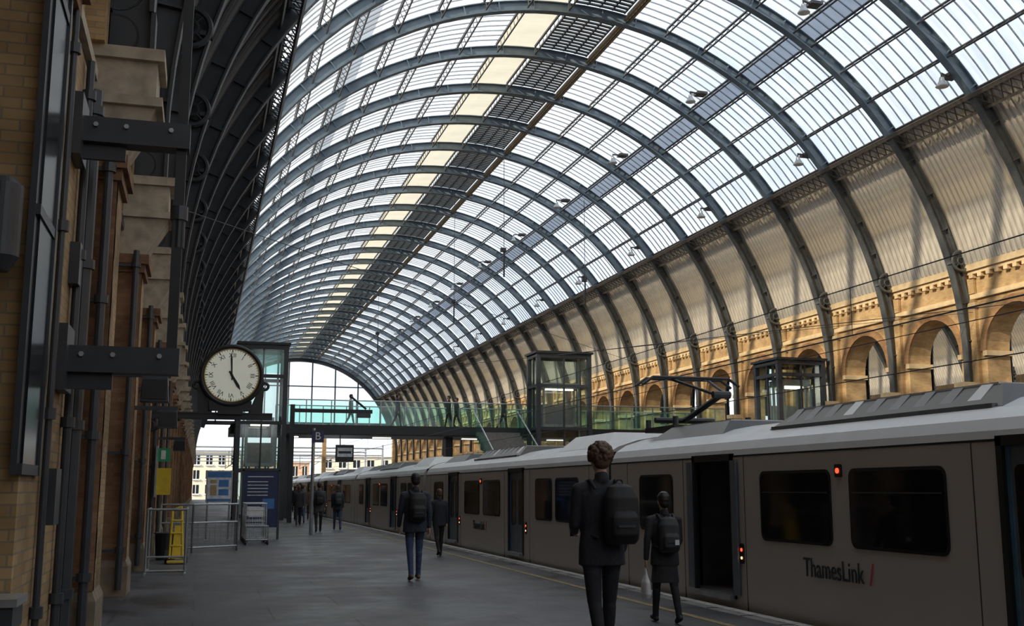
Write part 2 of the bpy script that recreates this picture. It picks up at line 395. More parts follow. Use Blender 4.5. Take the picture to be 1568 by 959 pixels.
for o in (rib,baym,fl1,fl2): D.objects.remove(o)
YEND=Y0+P*(K1+1)
YST=Y0+P*K0

# ------------------------------------------------------------------ walls
def archwall(b,xf,xb,y0,per,half,spring,top,bot,mat,trim,dirx):
    yc=y0+per/2; ya=yc-half; yb=yc+half
    lo,hi=min(xf,xb),max(xf,xb)
    b.box(lo,hi,y0,ya,bot,top,mat); b.box(lo,hi,yb,y0+per,bot,top,mat)
    n=14; pts=[(yc+half*math.cos(math.pi*i/n),spring+half*math.sin(math.pi*i/n)) for i in range(n+1)]
    for i in range(n):
        (a1,z1),(a2,z2)=pts[i],pts[i+1]
        vs=[(xf,a1,z1),(xf,a2,z2),(xf,a2,top),(xf,a1,top),(xb,a1,z1),(xb,a2,z2),(xb,a2,top),(xb,a1,top)]
        b.add(vs,[(0,1,2,3),(7,6,5,4),(0,4,5,1),(3,2,6,7)],mat)
        def q(r,i): return (yc+r*math.cos(math.pi*i/n),spring+r*math.sin(math.pi*i/n))
        xo=xf+dirx*.07
        A,B,Cc,Dd=q(half-.02,i),q(half-.02,i+1),q(half+.30,i+1),q(half+.30,i)
        vs=[(xo,)+A,(xo,)+B,(xo,)+Cc,(xo,)+Dd,(xf,)+A,(xf,)+B,(xf,)+Cc,(xf,)+Dd]
        b.add(vs,[(0,1,2,3),(0,4,5,1),(3,2,6,7)],trim)
XR=30.0
b=MB()
for k in range(0,34):
    y=Y0+P*(k-1)
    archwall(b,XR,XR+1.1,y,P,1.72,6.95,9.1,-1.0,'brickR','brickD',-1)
    for yy in (y+P/2-1.72,y+P/2+1.72):
        b.box(XR-.1,XR+1.15,yy-.12,yy+.12,6.75,6.95,'stoneY')
    b.box(XR-.16,XR,y-.42,y+.42,-1,9.1,'brickR')
    b.box(XR-.2,XR,y-.5,y+.5,8.75,8.95,'stoneY')
    b.frustum((XR-.2,XR,y-.2,y+.2),5.0,(XR-.75,XR,y-.28,y+.28),5.5,'stoneY'); b.box(XR-.8,XR,y-.32,y+.32,5.5,5.72,'stoneY')
    for i in range(10):
        yy=y+P*i/10; b.box(XR-.22,XR,yy,yy+.22,9.95,10.1,'stoneY')
    b.box(XR-.16,XR-.05,y-.45,y+.45,9.32,9.95,'brickR')
ya,yb=Y0-P,Y0+P*33
b.box(XR-.12,XR+1.1,ya,yb,9.1,9.3,'stoneY'); b.box(XR-.02,XR+1.1,ya,yb,9.3,9.98,'brickR')
b.box(XR-.22,XR+1.1,ya,yb,10.1,10.25,'stoneY'); b.box(XR-.32,XR+1.1,ya,yb,10.25,10.5,'stoneY')
b.box(XR-.02,XR+1.1,YST,ya,-1,10.5,'brickR')
b.obj('wall_right')
XL=-1.35
wl=empty('wall_left')
b=MB()
for k in range(-5,33):
    y=Y0+P*k
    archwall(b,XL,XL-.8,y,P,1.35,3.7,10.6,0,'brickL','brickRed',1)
    y1=y+.42 if k!=0 else y+1.45
    b.box(XL,-.95,y-.42,y1,.50,4.6,'brickL')
    if k>0:
        z=.5; j=0
        while z<4.5: b.box(XL,-.942,y-.428,y-(.26 if j%2 else .34),z,z+.3,'brickRed'); z+=.3; j+=1
        z=.5
        while z<4.5: b.box(-1.12 if j%2 else -1.05,-.942,y-.432,y-.30,z,z+.3,'brickRed'); z+=.3; j+=1
    b.box(XL,-.91,y-.45,y1+.03,0,.40,'stoneD'); b.frustum((XL,-.91,y-.45,y1+.03),.40,(XL,-.95,y-.42,y1),.50,'stoneD')
    b.box(XL,-.90,y-.47,y+.47,4.6,4.72,'brickRed'); b.box(XL,-.85,y-.52,y+.52,4.72,4.86,'brickRed')
    b.frustum((XL,-.95,y-.3,y+.3),4.86,(XL,-.62,y-.34,y+.34),5.45,'stone')
    b.box(XL,-.55,y-.40,y+.40,5.45,5.55,'stone')
    b.box(XL,-.62,y-.34,y+.34,5.55,5.95,'stone'); b.box(XL,-.55,y-.40,y+.40,5.95,6.08,'stone')
    b.box(XL,XL+.2,y-.5,y+.5,6.08,10.4,'brickL')
    b.box(XL,XL+.1,y+.5,y+P-.5,5.5,5.62,'brickRed'); b.box(XL,XL+.16,y+.5,y+P-.5,5.62,5.74,'stone')
b.obj('brick_bays',wl)
b=MB()
for k in range(-5,33):
    yc=Y0+P*k+P/2
    b.box(XL-.45,XL-.42,yc-1.35,yc+1.35,0,5.05,'darkglass')
    for yy in (-1.3,-.45,.45,1.3): b.box(XL-.42,XL-.3,yc+yy-.05,yc+yy+.05,0,5.02 if abs(yy)<1 else 3.9,'iron')
    for zz in (.05,.9,2.3,3.7): b.box(XL-.42,XL-.3,yc-1.35,yc+1.35,zz-.05,zz+.06,'iron')
b.box(-.985,-.95,6.38,6.48,1.55,7.5,'iron'); b.box(-.95,-.935,6.48,7.05,1.55,7.5,'darkglass')
for z in (1.55,3.0,4.4,5.8,7.4): b.box(-.96,-.925,6.40,7.08,z,z+.06,'iron')
b.box(-.96,-.92,7.03,7.09,1.55,7.5,'iron')
b.obj('window_1',wl)
b=MB(); b.box(-2.5,31,YST-.6,YST,-1,7.5,'brickL')
b.arcbox(X0,ZC,RG-1.6,RG+.6,YST-.6,YST,2,178,'brickL',40)
for i in range(-4,5): 
    x=X0+i*3.0; zt=ZC+math.sqrt(14.2**2-(x-X0)**2); b.box(x-.15,x+.15,YST-.3,YST-.1,7.5,zt,'iron')
for z in (10.5,14,17.5): hw=math.sqrt(14.2**2-(z-ZC)**2); b.box(X0-hw,X0+hw,YST-.3,YST-.1,z-.1,z+.1,'iron')
b.obj('wall_back')
b=MB(); b.box(63.2,64,0,110,-1,12,'brickL'); b.obj('wall_second_shed')
e=empty('window_end')
b=MB(); YE=YEND+.4; RE=15.0; ZB=11.5
a0=math.degrees(math.asin((ZB-ZC)/RE))
b.arcbox(X0,ZC,RE-.35,RG+.6,YE-.2,YE+.3,a0-3,180-a0+3,'iron',44)
n=40
pts=[(X0+RE*math.cos(rad(a0+(180-2*a0)*i/n)),ZC+RE*math.sin(rad(a0+(180-2*a0)*i/n))) for i in range(n+1)]
b.add([(x,YE,z) for x,z in pts],[tuple(range(n+1))],'eglass')
x=X0-12.5
while x<X0+13:
    zt=ZC+math.sqrt(RE*RE-(x-X0)**2)
    b.box(x-.10,x+.10,YE-.15,YE+.15,ZB,zt,'iron'); x+=3.6
for z in (ZB,17.4):
    hw=math.sqrt(RE*RE-(z-ZC)**2); t=.3 if z==ZB else .08
    b.box(X0-hw,X0+hw,YE-.15,YE+.15,z-t,z+t,'iron')
b.obj('arched_glazing',e)
b=MB()
for x in (-1.5,18.5,29.5): b.box(x-.3,x+.3,YE-.3,YE+.5,-1,ZB,'brickR')
b.obj('wall_end')

# ------------------------------------------------------------------ floor, tracks
b=MB(); b.box(XL-1,6.2,YST,168,-1.0,0,'floor'); b.box(6.2,6.5,YST,168,-1.0,.0,'coping')
b.box(5.60,5.70,YST,168,0,.004,'yellow'); b.box(6.36,6.5,YST,168,0,.005,'edge')
y=YST
while y<168: b.box(6.2,6.5,y,y+.012,0,.006,'skirt'); y+=.9
b.obj('floor')
b=MB(); b.box(12.9,21.8,-17,168,-1,0,'floor'); b.box(26.8,29.9,-17,168,-1,-.02,'floor'); b.obj('floor_island_platform')
b=MB(); b.box(-60,120,YST-1,420,-1.3,-1.0,'ballast'); b.obj('ground')
b=MB()
for xc in (8.0,11.4,23.2,25.6):
    for s in (-.72,.72):
        b.box(xc+s-.035,xc+s+.035,-17,250,-.9,-.81,'rail')
    y=-15
    while y<165: b.box(xc-1.2,xc+1.2,y,y+.25,-1.0,-.9,'concrete'); y+=.7
b.obj('railway_track')

# ------------------------------------------------------------------ train
XS=6.62; XC=8.0; CL=15.5; TY=1.75
prof=[(6.80,-.72),(6.68,-.35),(6.63,-.05),(XS,.14),(XS,1.86),(6.65,1.98),(6.72,2.09),(6.90,2.20),(7.25,2.31),(7.6,2.37),(8.0,2.39)]
prof=prof+[(2*XC-x,z) for x,z in prof[-2::-1]]
DOORS=[(5.0,6.05),(11.05,12.1)]; WINS=[(1.45,2.8),(3.0,4.1),(6.81,8.38),(8.73,10.29),(12.85,14.1)]
def car(i,last=False):
    b=MB(); ys=[.18]+[v for d in DOORS for v in d]+[CL-.18]
    n=len(prof); vs=[(x,y,z) for y in ys for x,z in prof]; 
    side=[];roofw=[]
    for j in range(len(ys)-1):
        for p in range(n-1):
            if p==3 and j in (1,3): continue
            f=(j*n+p,j*n+p+1,(j+1)*n+p+1,(j+1)*n+p)
            if 4<=p<=n-6: roofw.append(f)
            else: side.append(f)
    b.add(vs,side,'body'); b.add(vs,roofw,'bodyw')
    b.add([(x,ys[0],z) for x,z in prof],[tuple(range(n))],'body'); b.add([(x,ys[-1],z) for x,z in prof],[tuple(range(n))[::-1]],'body')
    if not last: b.box(7.0,9.0,CL-.2,CL+.2,-.3,2.15,'black'); b.box(6.72,9.28,CL-.18,CL+.18,-.1,2.1,'skirt')
    else:
        b.add([(x,CL-.18,z) for x,z in prof]+[(XC+(x-XC)*.8,CL+1.0,-.8+(z+.8)*.8) for x,z in prof],[(p,p+1,n+p+1,n+p) for p in range(n-1)]+[tuple(range(n,2*n))],'body')
    b.box(XS-.006,XS+.02,.18,CL-.18,1.885,1.905,'black')
    b.box(6.66,6.7,.2,CL-.2,-.36,-.33,'skirt')
    b.box(6.9,9.1,.5,CL-.5,-.75,-.6,'skirt')
    for yb in (2.6,CL-2.6):
        b.box(6.85,7.0,yb-1.3,yb+1.3,-.70,-.45,'skirt')
        for s in (-.9,.9): b.tube((7.2,yb+s,-.4),(7.33,yb+s,-.4),.38,'skirt',16)
    for (w0,w1) in WINS:
        b.rrect_x(XS,w0,w1,.86,1.69,.10,'black',.010); b.rrect_x(XS-.010,w0+.035,w1-.035,.895,1.655,.08,'trainglass',.005)
        if w1-w0>1.4: b.box(XS-.017,XS-.014,w0+.06,w1-.06,1.43,1.445,'skirt')
    for t in (.9,4.5,6.45,10.7,12.5,14.6): b.box(XS-.003,XS+.01,t-.006,t+.006,-.05,1.88,'skirt')
    for di,(d0,d1) in enumerate(DOORS):
        op=(i==0 and di==1)
        b.box(XS-.02,XS+.03,d0-.07,d0,.1,1.92,'black'); b.box(XS-.02,XS+.03,d1,d1+.07,.1,1.92,'black'); b.box(XS-.02,XS+.03,d0-.07,d1+.07,1.84,1.93,'black')
        b.box(XS-.09,XS+.1,d0-.05,d1+.05,.08,.14,'steel')
        b.box(XS+.04,9.3,d0-.5,d0-.45,.14,1.95,'inter'); b.box(XS+.08,9.3,d0-.45,d1+.45,.08,.14,'inter'); b.box(XS+.3,9.3,d1+.45,d1+.5,.14,1.95,'inter'); b.box(9.25,9.3,d0-.5,d1+.5,.14,1.95,'trainglass')
        b.tube((7.3,d0+.1,.14),(7.3,d0+.1,1.9),.014,'pole',8)
        if op:
            b.box(XS-.045,XS-.015,d1+.06,d1+.20,.15,1.84,'door'); b.box(XS-.045,XS-.015,d0-.2,d0-.06,.15,1.84,'door')
        else:
            m=(d0+d1)/2
            for q0,q1 in((d0,m-.008),(m+.008,d1)):
                b.box(XS+.03,XS+.06,q0,q1,.14,1.85,'door'); b.rrect_x(XS+.03,q0+.09,q1-.09,.72,1.68,.06,'trainglass',.006)
            b.box(XS+.02,XS+.03,d1-.05,d1,.14,1.85,'doorb'); b.box(XS+.02,XS+.03,d0,d0+.05,.14,1.85,'doorb')
        q=d0-.25
        b.rrect_x(XS,q-.05,q+.05,.55,.80,.03,'black',.012); b.tube((XS-.02,q,.72),(XS-.01,q,.72),.022,'red',10); b.tube((XS-.02,q,.62),(XS-.01,q,.62),.018,'amber',10)
    b.rrect_x(XS,8.50,8.62,1.60,1.74,.02,'black',.02); b.tube((XS-.03,8.56,1.67),(XS-.02,8.56,1.67),.03,'red',10)
    def pod(y0,y1,z,mat,x0=7.0,x1=9.0):
        b.frustum((x0,x1,y0,y1),2.22,(x0+.28,x1-.28,y0+.3,y1-.3),z,mat)
    pod(.9,3.6,2.50,'bodyw',6.95,9.05)
    pod(6.4,10.6,2.46,'pod',6.95,9.05)
    b.box(7.22,8.78,6.75,10.25,2.455,2.475,'bodyw')
    for t in range(9):
        yy=6.8+t*.42; b.frustum((6.98,7.3,yy,yy+.2),2.24,(7.22,7.4,yy+.02,yy+.18),2.465,'bodyw' if t in (0,5) else 'podg')
    b.box(6.92,6.98,6.5,10.5,2.21,2.25,'podg')
    pod(12.0,14.6,2.45,'pod',7.0,9.0); b.box(7.4,8.6,12.5,14.1,2.44,2.48,'bodyw')
    return b
train=empty('passenger_train')
for i in range(6):
    car(i,i==5).obj('carriage',train,(0,TY+CL*i,0))
car(-1).obj('carriage',train,(0,TY-CL,0))
Rm=Matrix(((0,0,-1),(-1,0,0),(0,1,0)))
for dy in (0,CL):
    text('ThamesLink','livery_text',train,(XS-.008,10.52+dy,.60),.30,'iron',Rm,'CENTER',.003).scale=(.80,1,1)
    text('/','livery_slash',train,(XS-.008,9.80+dy,.60),.32,'redp',Rm,'CENTER',.003)
b=MB(); py=16.6; zb=2.42
b.box(7.3,8.7,py-.6,py+.6,zb,zb+.08,'dark')
for x in (7.35,8.65):
    for y in (-.55,.55): b.tube((x,py+y,zb),(x,py+y,zb+.22),.05,'iron',8)
b.tube((7.45,py+.5,zb+.22),(8.55,py+.5,zb+.22),.05,'dark')
b.path([(8.0,py+.5,zb+.22),(8.0,py-.9,zb+.55)],.05,'dark'); b.tube((7.85,py-.9,zb+.55),(8.15,py-.9,zb+.55),.06,'dark')
b.path([(7.9,py-.9,zb+.55),(7.65,py+.35,zb+.93)],.026,'dark'); b.path([(8.1,py-.9,zb+.55),(8.35,py+.35,zb+.93)],.026,'dark')
for y in (.2,.5):
    b.path([(7.1,py+y,zb+.80),(7.3,py+y,zb+.93),(8.7,py+y,zb+.93),(8.9,py+y,zb+.80)],.026,'dark')
b.tube((7.65,py+.2,zb+.93),(7.65,py+.5,zb+.93),.025,'dark'); b.tube((8.35,py+.2,zb+.93),(8.35,py+.5,zb+.93),.025,'dark')
b.obj('pantograph',train)
b=MB()
for x in (8.0,11.4,23.2,25.6):
    b.tube((x,-15,3.43),(x,168,3.43),.010,'dark',5); b.tube((x,-15,4.05),(x,168,4.05),.008,'dark',5)
    y=-12
    while y<165: b.tube((x,y,3.43),(x,y,4.05),.005,'dark',4); y+=6
b.obj('overhead_line_wires')
b=MB(); b.tube((-1.3,26,8.2),(26,62,9.2),.012,'dark',5); b.tube((29.6,36,8.5),(8,40,6.0),.010,'dark',5); b.tube((29.6,22,7.5),(8,24,4.6),.010,'dark',5)
b.obj('span_wires',roof)
b=MB()
for y,x,z0,z1 in ((70,16,12.5,19.8),(56,15.6,13.0,20.5),(62,22.5,12.8,19.0),(90,14,13,21)):
    b.tube((x,y,z0),(x,y,ZC+math.sqrt(RI**2-(x-X0)**2)),.018,'dark',5); b.tube((x,y,z0),(x,y,z0+1.6),.05,'dark',8); b.box(x-.2,x+.1,y-.1,y+.1,z0+1.4,z0+1.62,'dark')
b.obj('hanging_rods',roof)

# ------------------------------------------------------------------ footbridge
fb=empty('footbridge')
b=MB(); BY0,BY1=57.0,61.0; Z0,Z1,Z2=4.28,4.70,6.10
b.box(1.4,29.2,BY0,BY1,Z0,Z1,'iron'); b.box(1.4,29.2,BY0-.12,BY0,Z0+.05,Z1+.1,'dark'); b.box(1.4,29.2,BY1,BY1+.12,Z0+.05,Z1+.1,'dark')
for y in (BY0,BY1):
    x=3.9
    while x<29.2: b.box(x-.025,x+.025,y-.04,y+.04,Z1,Z2,'steel'); x+=1.3
    b.tube((3.9,y,Z2),(29.2,y,Z2),.035,'steel',6)
for x in (4.5,13.2,17.0,20.6,27.5): b.box(x-.2,x+.2,BY0+1.6,BY0+2.2,-1,Z0,'iron')
x=4.5
while x<29: b.box(x-.5,x+.5,BY0+1.9,BY0+2.1,Z0-.05,Z0-.01,'lampglow'); x+=5
b.obj('bridge_deck',fb)
def sheet(b,p,mat): b.add(p,[tuple(range(len(p)))],mat)
b=MB(); 
for y in (BY0+.03,BY1-.03): sheet(b,[(3.9,y,Z1+.1),(29.2,y,Z1+.1),(29.2,y,Z2-.03),(3.9,y,Z2-.03)],'gglass')
b.obj('glass_balustrade',fb)
b=MB()
for i in range(22): b.box(14.2,16.6,BY0-.3-i*.38-.4,BY0-.3-i*.38,Z1-.2*(i+1)-.25,Z1-.2*(i+1),'concrete')
for x in (14.15,16.65): sheet(b,[(x,BY0,Z1+1.0),(x,BY0,Z1-.3),(x,BY0-8.6,-.1),(x,BY0-8.6,1.05)],'gglass'); b.tube((x,BY0,Z1+1.0),(x,BY0-8.6,1.05),.04,'steel')
b.obj('staircase',fb)
def lift(name,x0,x1,y0,y1,top,base=0,carz=4.8,levels=(2.4,4.7,7.0),panel=None):
    e=empty(name); e.parent=fb; b=MB(); t=.11
    for x in (x0,x1):
        for y in (y0,y1): b.box(x-t,x+t,y-t,y+t,base,top,'iron')
    for z in [base+.2]+list(levels)+[top-.12]:
        b.box(x0,x1,y0-.1,y0+.1,z-.08,z+.08,'iron'); b.box(x0,x1,y1-.1,y1+.1,z-.08,z+.08,'iron')
        b.box(x0-.1,x0+.1,y0,y1,z-.08,z+.08,'iron'); b.box(x1-.1,x1+.1,y0,y1,z-.08,z+.08,'iron')
    xm=(x0+x1)/2; b.box(xm-.04,xm+.04,y0-.05,y0+.05,base,top,'iron'); b.box(x0-.05,x0+.05,(y0+y1)/2-.04,(y0+y1)/2+.04,base,top,'iron')
    b.box(x0-.2,x1+.2,y0-.2,y1+.2,top,top+.12,'dark')
    for x in (x0+.3,x1-.3): b.box(x-.05,x+.05,(y0+y1)/2-.05,(y0+y1)/2+.05,base,top,'steel')
    cx0,cx1,cy0,cy1=x0+.45,x1-.45,y0+.45,y1-.45
    b.box(cx0,cx1,cy0,cy1,carz,carz+.15,'steel'); b.box(cx0,cx1,cy0,cy1,carz+2.1,carz+2.4,'steel')
    for x in (cx0,cx1):
        for y in (cy0,cy1): b.box(x-.05,x+.05,y-.05,y+.05,carz,carz+2.2,'steel')
    b.box(cx0+.2,cx1-.2,cy0+.3,cy1-.3,carz+2.03,carz+2.09,'lampglow')
    b.box(cx0,cx1,cy1-.03,cy1,carz+.1,carz+1.2,'inter')
    b.obj('frame',e); b=MB()
    for y in (y0,y1): sheet(b,[(x0,y,base+.1),(x1,y,base+.1),(x1,y,top-.1),(x0,y,top-.1)],'lglass')
    for x in (x0,x1): sheet(b,[(x,y0,base+.1),(x,y1,base+.1),(x,y1,top-.1),(x,y0,top-.1)],'lglass')
    b.obj('glass_panels',e)
    if panel:
        b=MB(); sheet(b,[(x0+.1,y0-.06,top-1.4),(x1-.1,y0-.06,top-1.4),(x1-.1,y0-.06,top-.3),(x0+.1,y0-.06,top-.3)],'gglass'); b.obj('green_panel',e)
lift('glass_lift_tower',1.7,3.9,54.3,56.7,8.55,0,2.6,panel=True)
lift('glass_lift_tower',17.3,20.2,55.2,56.9,8.75,0,4.8)
lift('glass_lift_tower',26.8,29.2,46.5,48.7,7.7,0,4.4)

# ------------------------------------------------------------------ outside buildings
def building(name,x0,x1,y0,y1,h,mat,nx,nz):
    b=MB(); b.box(x0,x1,y0,y1,-1,h,mat); 
    for i in range(nx):
        for j in range(nz):
            cx=x0+(x1-x0)*(i+.5)/nx; cz=h*(j+.55)/nz-.3
            w=(x1-x0)/nx*.24; hh=h/nz*.3
            b.box(cx-w,cx+w,y0-.05,y0-.02,cz-hh,cz+hh,'darkglass'); b.box(cx-w-.2,cx+w+.2,y0-.3,y0,cz-hh-.3,cz-hh,'white')
            b.box(cx-.08,cx+.08,y0-.1,y0-.03,cz-hh,cz+hh,'white')
    b.box(x0-.3,x1+.3,y0-.4,y1,h,h+.6,'white'); b.obj(name)
building('terraced_building',-16,9,262,275,10,'bld',9,3)
building('terraced_building',10,26,272,285,8,'bldr',7,2)
building('office_building',27,60,255,270,9,'bld',10,3)
b=MB()
for y in (185,205,230):
    for x in (-3,30): b.tube((x,y,-1),(x,y,9),.18,'steel')
    b.tube((-3,y,8.4),(30,y,8.4),.14,'steel'); b.tube((-3,y,7.2),(30,y,7.2),.1,'steel')
    for x in (5,8,11.4,20): b.tube((x,y,8.4),(x,y,5.6),.06,'dark'); b.tube((x,y,5.7),(x+1.4,y,6.6),.05,'dark')
b.obj('overhead_gantry')

# ------------------------------------------------------------------ clock
ck=empty('station_clock',(0,0,0)); cx,cy,cz,R=.55,23.0,3.79,.60
b=MB()
b.tube((cx,cy-.14,cz),(cx,cy+.14,cz),R-.02,'dark',48); b.ring((cx,cy-.14,cz),R,.045,'y','dark',48,8); b.ring((cx,cy+.14,cz),R,.045,'y','dark',48,8)
b.ring((cx,cy-.155,cz),R-.055,.014,'y','gilt',48,6)
b.tube((cx,cy-.155,cz),(cx,cy-.14,cz),R-.05,'face',48); b.tube((cx,cy+.14,cz),(cx,cy+.155,cz),R-.05,'face',48)
for i in range(60):
    t=rad(i*6); r0=R-.10 if i%5 else R-.13; r1=R-.07
    w=.004 if i%5 else .010
    c,s=math.sin(t),math.cos(t)
    b.tube((cx+c*r0,cy-.157,cz+s*r0),(cx+c*r1,cy-.157,cz+s*r1),w,'black',4)
def hand(ang,L,w):
    t=rad(ang); c,s=math.sin(t),math.cos(t); px,pz=s,-c
    y=cy-.175
    P4=[(cx-c*.1+px*w*.6,y,cz-s*.1+pz*w*.6),(cx-c*.1-px*w*.6,y,cz-s*.1-pz*w*.6),(cx+c*L*.7-px*w,y,cz+s*L*.7-pz*w),(cx+c*L,y,cz+s*L),(cx+c*L*.7+px*w,y,cz+s*L*.7+pz*w)]
    b.add(P4+[(p[0],y+.008,p[2]) for p in P4],[(0,1,2,3,4),(9,8,7,6,5),(0,5,6,1),(1,6,7,2),(2,7,8,3),(3,8,9,4),(4,9,5,0)],'black')
hand(-3,R-.11,.02); hand(149,R-.24,.032); b.tube((cx,cy-.185,cz),(cx,cy-.15,cz),.03,'black',12)
b.box(cx-.42,cx+.42,cy-.14,cy+.14,cz-R-.12,cz-R+.08,'dark'); b.box(cx-.25,cx+.25,cy-.16,cy+.16,cz-R-.2,cz-R-.1,'dark')
b.box(XL,cx+.85,cy-.07,cy+.07,cz-R-.30,cz-R-.18,'dark'); b.box(XL,cx+.85,cy-.09,cy+.09,cz-R-.19,cz-R-.16,'dark')
for s in (-1,1):
    b.frustum((cx+s*.5-.14,cx+s*.5+.14,cy-.06,cy+.06),cz-R-.16,(cx+s*.62-.05,cx+s*.62+.05,cy-.05,cy+.05),cz-.22,'dark')
    b.ring((cx+s*.68,cy,cz-.20),.07,.03,'y','dark',16,6)
b.path([(XL,cy,cz-R-1.0),(XL+.35,cy,cz-R-.55),(XL+.9,cy,cz-R-.3)],.04,'dark'); b.ring((XL+.28,cy,cz-R-.45),.14,.03,'y','dark',16,6)
b.box(XL,XL+.08,cy-.12,cy+.12,cz-R-1.15,cz-R-.1,'dark')
b.obj('clock_case',ck)
for i,nm in enumerate(['XII','I','II','III','IIII','V','VI','VII','VIII','IX','X','XI']):
    t=rad(30*i); r=R-.19
    rot=Matrix.Rotation(t,3,'Y')@Matrix.Rotation(rad(90),3,'X')
    text(nm,'numeral_%d'%i,ck,(cx+math.sin(t)*r,cy-.158,cz+math.cos(t)*r),.125,'black',rot)

# ------------------------------------------------------------------ left wall fittings
b=MB()
for z in (3.95,2.34):
    b.box(-.95,-.17,7.72,7.88,z-.09,z+.09,'iron'); b.box(-.95,-.88,7.6,8.0,z-.22,z+.22,'iron')
    for x in (-.8,-.6,-.3): b.tube((x,7.70,z+.03),(x,7.72,z+.03),.018,'steel',6)
    b.box(-.9,-.6,7.78,7.82,z-.2,z-.09,'iron')
b.box(-.26,-.19,7.76,7.84,2.43,6.2,'dark'); b.tube((-.22,7.8,3.35),(-.22,7.8,3.45),.06,'iron',12); b.tube((-.22,7.8,3.15),(-.22,7.8,3.35),.045,'dark',12)
b.obj('sign_support_bracket')
b=MB()
b.tube((-1.10,6.28,2.72),(-1.10,6.28,3.12),.10,'iron',28); b.tube((-1.10,6.28,3.12),(-1.10,6.28,3.16),.10,'iron',28,.06); b.tube((-1.10,6.28,2.64),(-1.10,6.28,2.72),.05,'iron',28,.10)
b.box(-1.15,-1.05,6.28,6.48,2.85,3.0,'iron'); b.obj('wall_lamp',wl)
b=MB()
b.box(-1.06,-.88,6.12,6.46,.76,.88,'iron'); b.box(-1.08,-.86,6.10,6.46,.88,.92,'steel'); b.box(-1.04,-.92,6.36,6.46,.3,.78,'iron'); b.tube((-1.0,6.3,0),(-1.0,6.3,.78),.035,'iron',12); b.obj('utility_box',wl)
# conduits and pipes on the near pier
b=MB()
for xx,yy,r,z1 in ((-.90,8.50,.055,4.5),(-.915,7.25,.022,4.6),(-.905,8.15,.03,4.6)):
    b.tube((xx,yy,.1),(xx,yy,z1),r,'iron',12); z=.7
    while z<z1: b.tube((xx,yy,z),(xx,yy,z+.07),r+.02,'iron',12); z+=1.2
b.box(-.95,-.86,7.35,7.6,1.25,1.6,'iron'); b.box(-.95,-.88,8.0,8.2,2.9,3.2,'iron')
b.obj('conduit_pipes',wl)
for k in (1,2,3,4,5,6):
    y=Y0+P*k
    b=MB()
    for dy,r,xx in((.52,.06,-1.04),(.70,.04,-1.12),(-.56,.045,-1.02)):
        b.tube((xx,y+dy,.1),(xx,y+dy,4.9),r,'iron',12)
        z=.6
        while z<4.9: b.tube((xx,y+dy,z),(xx,y+dy,z+.08),r+.025,'iron',12); b.box(XL,xx,y+dy-.02,y+dy+.02,z+.01,z+.05,'iron'); z+=1.35
    b.obj('downpipe',wl)
b=MB(); b.box(XL,XL+.12,6,165,5.25,5.35,'iron'); b.tube((XL+.08,6,5.42),(XL+.08,165,5.42),.03,'iron'); b.obj('cable_tray',wl)
for k in (1,2,4):
    b=MB(); y=Y0+P*k
    b.box(-.95,-.35,y-.12,y-.05,2.62,2.68,'iron'); b.frustum((-.62,-.34,y-.3,y+.02),2.36,(-.60,-.36,y-.26,y),2.62,'iron'); b.box(-.60,-.36,y-.31,y-.30,2.38,2.58,'dark'); b.obj('loudspeaker',wl)
b=MB(); b.box(-.95,-.62,26.0,26.06,1.35,1.95,'yel'); b.box(-.95,-.66,26.0,26.06,2.1,2.4,'green'); b.box(-.86,-.76,25.985,26.0,2.15,2.35,'white'); b.box(-.97,-.93,25.95,26.1,1.3,2.45,'steel'); b.obj('wall_sign',wl)

def rail_barrier(name,pts,h=1.12,bars=True):
    b=MB()
    for (x0,y0),(x1,y1) in zip(pts[:-1],pts[1:]):
        for z in (.12,h*.62,h): b.tube((x0,y0,z),(x1,y1,z),.022,'steel')
        b.tube((x0,y0,0),(x0,y0,h),.024,'steel'); b.tube((x1,y1,0),(x1,y1,h),.024,'steel')
        L=math.hypot(x1-x0,y1-y0); n=int(L/.16)
        if bars:
            for i in range(1,n): 
                t=i/n; b.tube((x0+(x1-x0)*t,y0+(y1-y0)*t,.12),(x0+(x1-x0)*t,y0+(y1-y0)*t,h*.62),.008,'steel',5)
    b.obj(name)
rail_barrier('crowd_barrier',[(-.83,26.9),(-.1,26.9),(.95,27.7),(.95,29.2)])
b=MB()
b.path([(-.84,20.3,.04),(-.84,20.3,1.12),(-.18,20.3,1.12),(-.18,20.3,.04)],.022,'steel'); b.tube((-.84,20.3,.06),(-.18,20.3,.06),.022,'steel'); b.tube((-.84,20.3,.30),(-.18,20.3,.30),.018,'steel')
for x in (-.84,-.18): b.tube((x,20.0,.02),(x,21.2,.02),.022,'steel'); b.tube((x,20.3,1.12),(x,21.5,1.12),.02,'steel'); b.tube((x,21.5,0),(x,21.5,1.12),.02,'steel')
b.obj('crowd_barrier')
b=MB(); x,y=-.35,23.2
b.path([(x-.16,y,.1),(x-.14,y+.2,1.05),(x+.02,y+.22,1.12),(x+.04,y+.2,1.05),(x+.1,y,.1)],.025,'yel'); 
for z in (.35,.6,.85): b.tube((x-.15,y+.08*z,z),(x+.07,y+.08*z,z),.02,'yel')
b.box(x-.2,x+.15,y-.28,y,.03,.06,'yel'); b.frustum((x-.12,x+.06,y,y+.12),.1,(x-.08,x+.03,y+.08,y+.16),.75,'yel')
for xx in (x-.22,x+.16): b.tube((xx-.03,y+.12,.13),(xx+.03,y+.12,.13),.13,'black',18); b.tube((xx-.035,y+.12,.13),(xx+.035,y+.12,.13),.06,'yel',12)
b.obj('hand_truck')
b=MB(); b.tube((-.62,24.6,0),(-.62,24.6,.55),.2,'dark',16,.24); b.ring((-.62,24.6,.55),.24,.02,'z','iron'); b.obj('litter_bin')
